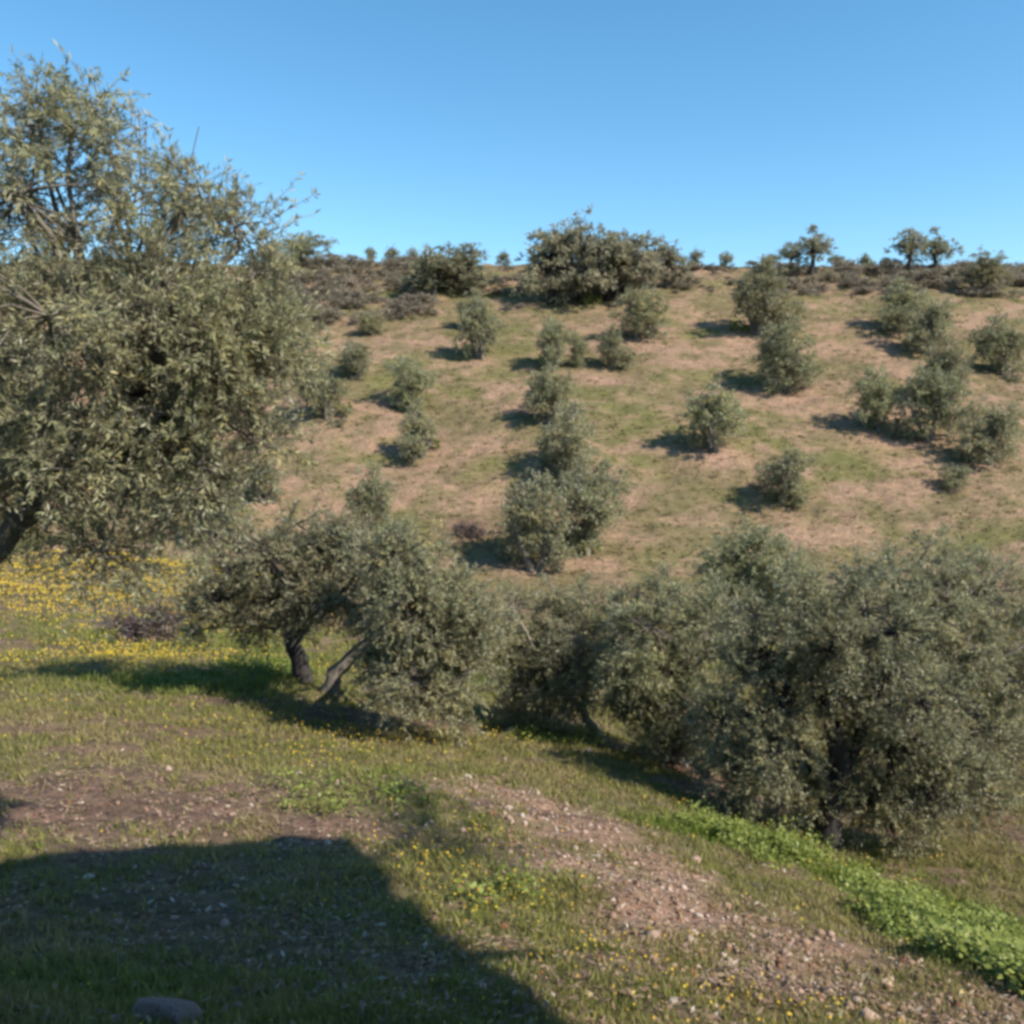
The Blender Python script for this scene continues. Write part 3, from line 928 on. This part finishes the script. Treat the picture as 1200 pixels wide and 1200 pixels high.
# broad leaved green weeds on the bank
x, y, r = scatter(120000, 6, 24, math.radians(38))
ba, lu, fl, li = masks(x, y)
wn_ = (fbm(x / .6, y / .6, 87) - .5) * 1.3
bk = m_bank(x + wn_, y + wn_) * sstep(.44, .58, .6 * fbm(x / 1.3, y / 1.0, 89) + .4 * fbm(x / .4, y / .4, 88)) + .5 * sstep(.55, .8, m_lush(x, y) * (y > 14)) + .12 * sstep(.3, .9, m_lush(x, y))
kp = RNG.random(len(x)) < bk * .6
x, y = x[kp], y[kp]; z = height(x, y)
per = 15; k = np.repeat(np.arange(len(x)), per); m = len(k)
hgt = (fbm(x / .5, y / .5, 81) ** 1.5 * .55)[k] * RNG.uniform(.2, 1.2, m)
c0 = np.stack([x[k] + RNG.normal(0, .07, m), y[k] + RNG.normal(0, .07, m), z[k] + hgt], 1)
ld = unit(RNG.normal(size=(m, 3)) * np.array([1, 1, .5])); nrm = unit(RNG.normal(size=(m, 3)) * .5 + np.array([0, 0, 1.0]))
wv = unit(np.cross(ld, nrm)); s = RNG.uniform(.025, .062, (m, 1))
v = np.stack([c0, c0 + ld * s * .5 + wv * s * .4, c0 + ld * s, c0 + ld * s * .5 - wv * s * .4], 1).reshape(-1, 3)
tint = np.clip(.45 + .8 * (fbm(x / .7, y / .7, 83) - .5)[k] + RNG.normal(0, .2, m), 0, 1)
tag(link("weeds", make_mesh("weeds", v, np.arange(len(v)).reshape(-1, 4), [M_GREEN], {"tint": np.repeat(tint, 4)})), "bright green leafy weeds along the bank below the right tree", None, None, "stuff")

# yellow flowers
x, y, r = scatter(150000, 3, 48, math.radians(40))
ba, lu, fl, li = masks(x, y)
kp = RNG.random(len(x)) < np.clip((.016 + .27 * fl) * np.clip(.25 + r / 16, .3, 2.2), 0, 1) * (1 - ba) * (1 - li) * sstep(.35, .6, fbm(x / .6, y / .6, 91) + .25 * fl)
x, y, r, fl = x[kp], y[kp], r[kp], fl[kp]
x2 = RNG.uniform(-24, -4, 60000); y2 = RNG.uniform(17, 44, 60000)
f2 = m_flow(x2, y2); k2 = RNG.random(60000) < .40 * f2 * sstep(.34, .58, fbm(x2 / 1.6, y2 / 1.1, 93) + .1 * f2)
x = np.r_[x, x2[k2]]; y = np.r_[y, y2[k2]]; r = np.hypot(x, y); z = height(x, y); m = len(x)
c0 = np.stack([x, y, z + RNG.uniform(.05, .15, m) + .002 * r], 1)
nrm = unit(RNG.normal(size=(m, 3)) * .55 + np.array([.25, -.3, .8])); u = unit(np.cross(nrm, RNG.normal(size=(m, 3)))); w = np.cross(nrm, u)
s = (RNG.uniform(.003, .006, m) + .0008 * r)[:, None]
ang = np.arange(6) / 6 * 2 * math.pi
v = np.stack([c0 + s * (math.cos(t) * u + math.sin(t) * w) for t in ang], 1).reshape(-1, 3)
col = np.array([.50, .345, .04]) * RNG.uniform(.7, 1.15, (m, 1)); col[:, 1] *= RNG.uniform(.85, 1.15, m)
tag(link("flowers", make_mesh("flowers", v, np.arange(len(v)).reshape(-1, 6), [M_FLOWER], {"tone": np.repeat(col, 6, 0)})), "small yellow flowers sprinkled through the near meadow grass", None, None, "stuff")


# fallen leaves and straw bits
x, y, r = scatter(90000, 3, 24, math.radians(40))
ba, lu, fl, li = masks(x, y)
kp = RNG.random(len(x)) < np.clip(.12 + .75 * li + .35 * ba - .3 * lu, .03, 1) * (.35 + .9 * sstep(.4, .6, fbm(x / .4, y / .4, 95)))
x, y, r, li = x[kp], y[kp], r[kp], li[kp]; m = len(x); z = height(x, y)
c0 = np.stack([x, y, z + RNG.uniform(.005, .05, m)], 1)
ld = unit(RNG.normal(size=(m, 3)) * np.array([1, 1, .35])); nrm = unit(RNG.normal(size=(m, 3)) * .45 + np.array([0, 0, 1.0])); wv = np.cross(ld, nrm)
sz = (RNG.uniform(.03, .075, m) + .0012 * r)[:, None]
v = np.stack([c0, c0 + ld * sz * .5 + wv * sz * .16, c0 + ld * sz, c0 + ld * sz * .5 - wv * sz * .16], 1).reshape(-1, 3)
pk = RNG.random((m, 1))
col = np.where(pk < .55, np.array([[.19, .125, .09]]), np.where(pk < .95, np.array([[.28, .205, .13]]), np.array([[.42, .36, .28]]))) * RNG.uniform(.7, 1.25, (m, 1))
tag(link("leaf_litter", make_mesh("leaf_litter", v, np.arange(len(v)).reshape(-1, 4), [M_FLOWER], {"tone": np.repeat(col, 4, 0)})), "brown fallen leaves and straw lying on the near ground", None, None, "stuff")


# ------------------------------------------------------------------ stones
def stone_mesh(seed, m, sub=2):
    import bmesh
    rng2 = np.random.default_rng(seed)
    bm = bmesh.new(); bmesh.ops.create_icosphere(bm, subdivisions=sub, radius=1)
    dirs = unit(rng2.normal(size=(9, 3))); cut = rng2.uniform(.55, .95, 9)
    for v in bm.verts:
        p = np.array(v.co)
        for dd, cc in zip(dirs, cut):
            e = p @ dd
            if e > cc:
                p = p - dd * (e - cc) * .85
        v.co = p * (1 + rng2.normal(0, .02))
    me = bpy.data.meshes.new("stone"); bm.to_mesh(me); bm.free(); me.materials.append(m)
    return me


ST_P = [stone_mesh(500 + k, M_PALESTONE) for k in range(4)]
ST_R = [stone_mesh(510 + k, M_PINKSTONE) for k in range(4)]
rng = np.random.default_rng(77)


def put_stone(px, py, size_px, label, group, protos):
    p = P(px, py); s = size_px / F * p[1] * .5
    o = link("stone", protos[int(rng.integers(len(protos)))], None, p + np.array([0, 0, s * .2]))
    o.scale = (s * rng.uniform(.9, 1.4), s * rng.uniform(.8, 1.2), s * rng.uniform(.5, .8)); o.rotation_euler = (rng.normal(0, .2), rng.normal(0, .2), rng.uniform(0, 6.28))
    return tag(o, label, "stone", group)


singles = [(428, 905, 11, "pale stone in the grass left of where the dry track begins"), (548, 912, 12, "white stone at the upper start of the dry track"), (598, 857, 11, "flat white stone at the far end of the grassy strip"),
           (690, 880, 9, "pale stone on the green patch beside the leaning trunk"), (690, 1168, 13, "white stone near the bottom, right of the house shadow"), (790, 1175, 13, "white stone low in the grass right of centre at the bottom"),
           (820, 1075, 12, "pale stone on the lower edge of the dry track"), (1013, 1148, 14, "upright pale stone near the bottom right"), (925, 1112, 12, "pale stone among pink ones below the green bank"),
           (503, 1110, 9, "bluish pale stone inside the house shadow"), (575, 1135, 11, "largest pale stone inside the house shadow near its right edge"), (104, 1030, 14, "pale stone at the left edge inside the house shadow"),
           (273, 955, 9, "orange toned stone on the bare brown soil"), (465, 1010, 9, "pinkish stone by the shadow's upper edge"), (816, 1010, 15, "pink stone below the green weeds"), (612, 958, 9, "pale stone near the top of the dry track")]
for px, py, s, lb in singles:
    put_stone(px, py, s, lb, None, ST_R if "pink" in lb or "orange" in lb else ST_P)
for k in range(120):
    t = rng.random(); pl = np.array([(555, 925), (640, 950), (720, 1010), (800, 1070), (900, 1120), (1050, 1160), (1180, 1200)])
    q = t * (len(pl) - 1); i0 = int(q); c0 = pl[i0] + (pl[i0 + 1] - pl[i0]) * (q - i0)
    put_stone(c0[0] + rng.normal(0, 45), min(c0[1] + rng.normal(0, 22), 1195), rng.uniform(3.5, 9) * (.7 + .4 * t), *((lambda kd, wh: (f"small {kd} stone loose on the {wh} stretch of the dry track", f"{kd} stones on the {wh} track", ST_R if kd == "pinkish" else ST_P))("pinkish" if rng.random() < .6 else "pale", "upper" if t < .34 else "middle" if t < .67 else "lower")))
for k in range(50):
    put_stone(rng.uniform(60, 620), rng.uniform(1020, 1190), rng.uniform(4, 9), *((lambda kd: (f"small {kd} stone lying in the shaded grass at lower left", f"{kd} stones in the house shadow", ST_R if kd == "reddish" else ST_P))("reddish" if rng.random() < .5 else "pale grey")))
pr = P(190, 1196)
o = link("rock", stone_mesh(530, M_ROCK, 4), None, pr + np.array([0, -.05, -.02])); o.scale = (.21, .17, .17)
for pl in o.data.polygons:
    pl.use_smooth = True
tag(o, "round brown rock at the bottom left edge in the shadow", "rock")

# gravel of the track: too fine to pick apart
n = 26000
x, y, r = scatter(n, 3.5, 20, math.radians(38))
tr = np.maximum(m_track(x, y), np.maximum(.7 * m_track2(x, y), .35 * m_litter(x, y)))
kp = RNG.random(n) < np.clip(tr * .8, 0, 1) + .03
x, y, r = x[kp], y[kp], r[kp]; z = height(x, y); m = len(x)
s = RNG.gamma(2.0, .0065, m) + .004 + .0004 * r
octa = np.array([[1, 0, 0], [0, 1, 0], [-1, 0, 0], [0, -1, 0], [0, 0, .7], [0, 0, -.7]], float)
ofs = octa[None] * RNG.uniform(.5, 1.4, (m, 6, 1)); rot = RNG.uniform(0, 6.28, m)
cr_, sr_ = np.cos(rot)[:, None], np.sin(rot)[:, None]
ofs = np.stack([ofs[..., 0] * cr_ - ofs[..., 1] * sr_, ofs[..., 0] * sr_ + ofs[..., 1] * cr_, ofs[..., 2]], -1) * s[:, None, None]
v = (np.stack([x, y, z + s * .2], 1)[:, None] + ofs).reshape(-1, 3)
ft = np.array([[0, 1, 4], [1, 2, 4], [2, 3, 4], [3, 0, 4], [1, 0, 5], [2, 1, 5], [3, 2, 5], [0, 3, 5]])
f = (np.arange(m)[:, None, None] * 6 + ft[None]).reshape(-1, 3)
col = np.array([.37, .25, .185]) + RNG.normal(0, 1, (m, 1)) * np.array([.10, .09, .085])
tag(link("gravel", make_mesh("gravel", v, f, [M_FLOWER], {"tone": np.repeat(np.clip(col, .05, .7), 6, 0)})), "pinkish gravel strewn over the dry track and bare soil", None, None, "stuff")


# ------------------------------------------------------------------ unseen house behind the viewer, its porch roof shaped to shade the lower left
def prism(poly, z0, z1):
    poly = np.array(poly, float); k = len(poly)
    v = np.concatenate([np.c_[poly, np.full(k, z0)], np.c_[poly, np.full(k, z1)]])
    sidef = np.array([[i, (i + 1) % k, k + (i + 1) % k, k + i] for i in range(k)])
    return v, [sidef, np.arange(k)[::-1][None], (np.arange(k) + k)[None]]


def plain(name, c, rough=.8):
    m, nt, b = mat(name)
    f = tex_noise(nt, 6, 5)
    nt.links.new(ramp(nt, [(.3, tuple(.85 * q for q in c)), (.7, c)], f), b.inputs["Base Color"]); b.inputs["Roughness"].default_value = rough
    return m


M_WALL = plain("white_plaster", (.75, .72, .66)); M_TILE = plain("clay_tile", (.38, .17, .10)); M_WOOD = plain("dark_wood", (.12, .07, .04)); M_GLASS = plain("dark_glass", (.03, .035, .04), .1)
house = thing("house", "unseen low white house behind the viewer, tiled porch roof shaped to cast shade", "house", (0, -3.5, -1.6))
hz = lambda z: z + 1.6


def hpart(name, poly, z0, z1, m, parent=house):
    v, f = prism([(px, py + 3.5) for px, py in poly], hz(z0), hz(z1))
    return link(name, make_mesh(name, v, f, [m]), parent)


ZR = 3.1


def lift(px, py, z=ZR):
    p = P(px, py); return p + SUN * ((z - p[2]) / SUN[2])


c_ = lift(405, 985); q1 = lift(100, 1003); q2 = lift(650, 1200); q3 = lift(340, 980)  # porch corners carried back along the sun from the wanted shade edge
e1 = q1 - q3; e2 = q2 - c_
L = q3 + e1 * ((-.6 - q3[0]) / e1[0]); R = c_ + e2 * ((-2.0 - c_[1]) / e2[1])
hpart("wall", [(-.8, -7), (R[0] - .3, -7), (R[0] - .3, -2.0), (-.8, -2.0)], -2.4, 3.2, M_WALL)
hpart("shade_porch_roof", [(-.8, -1.99), (R[0], -1.99), tuple(c_[:2]), tuple(q3[:2]), (L[0] - .2, L[1])], ZR - .06, ZR + .06, M_TILE)
v = np.array([[-1.0, -7.3, 3.21], [R[0], -7.3, 3.21], [R[0], -1.98, 3.21], [-1.0, -1.98, 3.21], [-1.0, -4.6, 4.4], [R[0], -4.6, 4.4]]) + np.array([0, 3.5, 1.6])
link("roof", make_mesh("roof", v, [np.array([[0, 1, 5, 4], [2, 3, 4, 5], [3, 2, 1, 0]]), np.array([[3, 0, 4], [1, 2, 5]])], [M_TILE]), house)
for px in (-.5, 1.9):
    hpart("post", [(px - .07, .13), (px + .07, .13), (px + .07, .27), (px - .07, .27)], -2.3, ZR - .061, M_WOOD)
hpart("door", [(1.5, -1.997), (2.5, -1.997), (2.5, -1.95), (1.5, -1.95)], -1.6, .45, M_WOOD)
for px in (.4, 4.0):
    w_ = hpart("window", [(px - .5, -1.997), (px + .5, -1.997), (px + .5, -1.96), (px - .5, -1.96)], -.6, .5, M_WOOD)
    hpart("pane", [(px - .43, -1.955), (px + .43, -1.955), (px + .43, -1.95), (px - .43, -1.95)], -.53, .43, M_GLASS, house).parent = w_
sp1 = lift(634, 1122); sp0 = c_ + e2 * .75
dv = unit((sp1 - sp0)[None, :2])[0]; nv = np.array([-dv[1], dv[0]]) * .05
hpart("shadow_spike_bar", [tuple(sp0[:2] + nv), tuple(sp0[:2] - nv), tuple(sp1[:2] - nv * .8), tuple(sp1[:2] + nv * .8)], ZR - .05, ZR + .04, M_TILE)  # added bar, there only to cast the small spike on the shadow edge
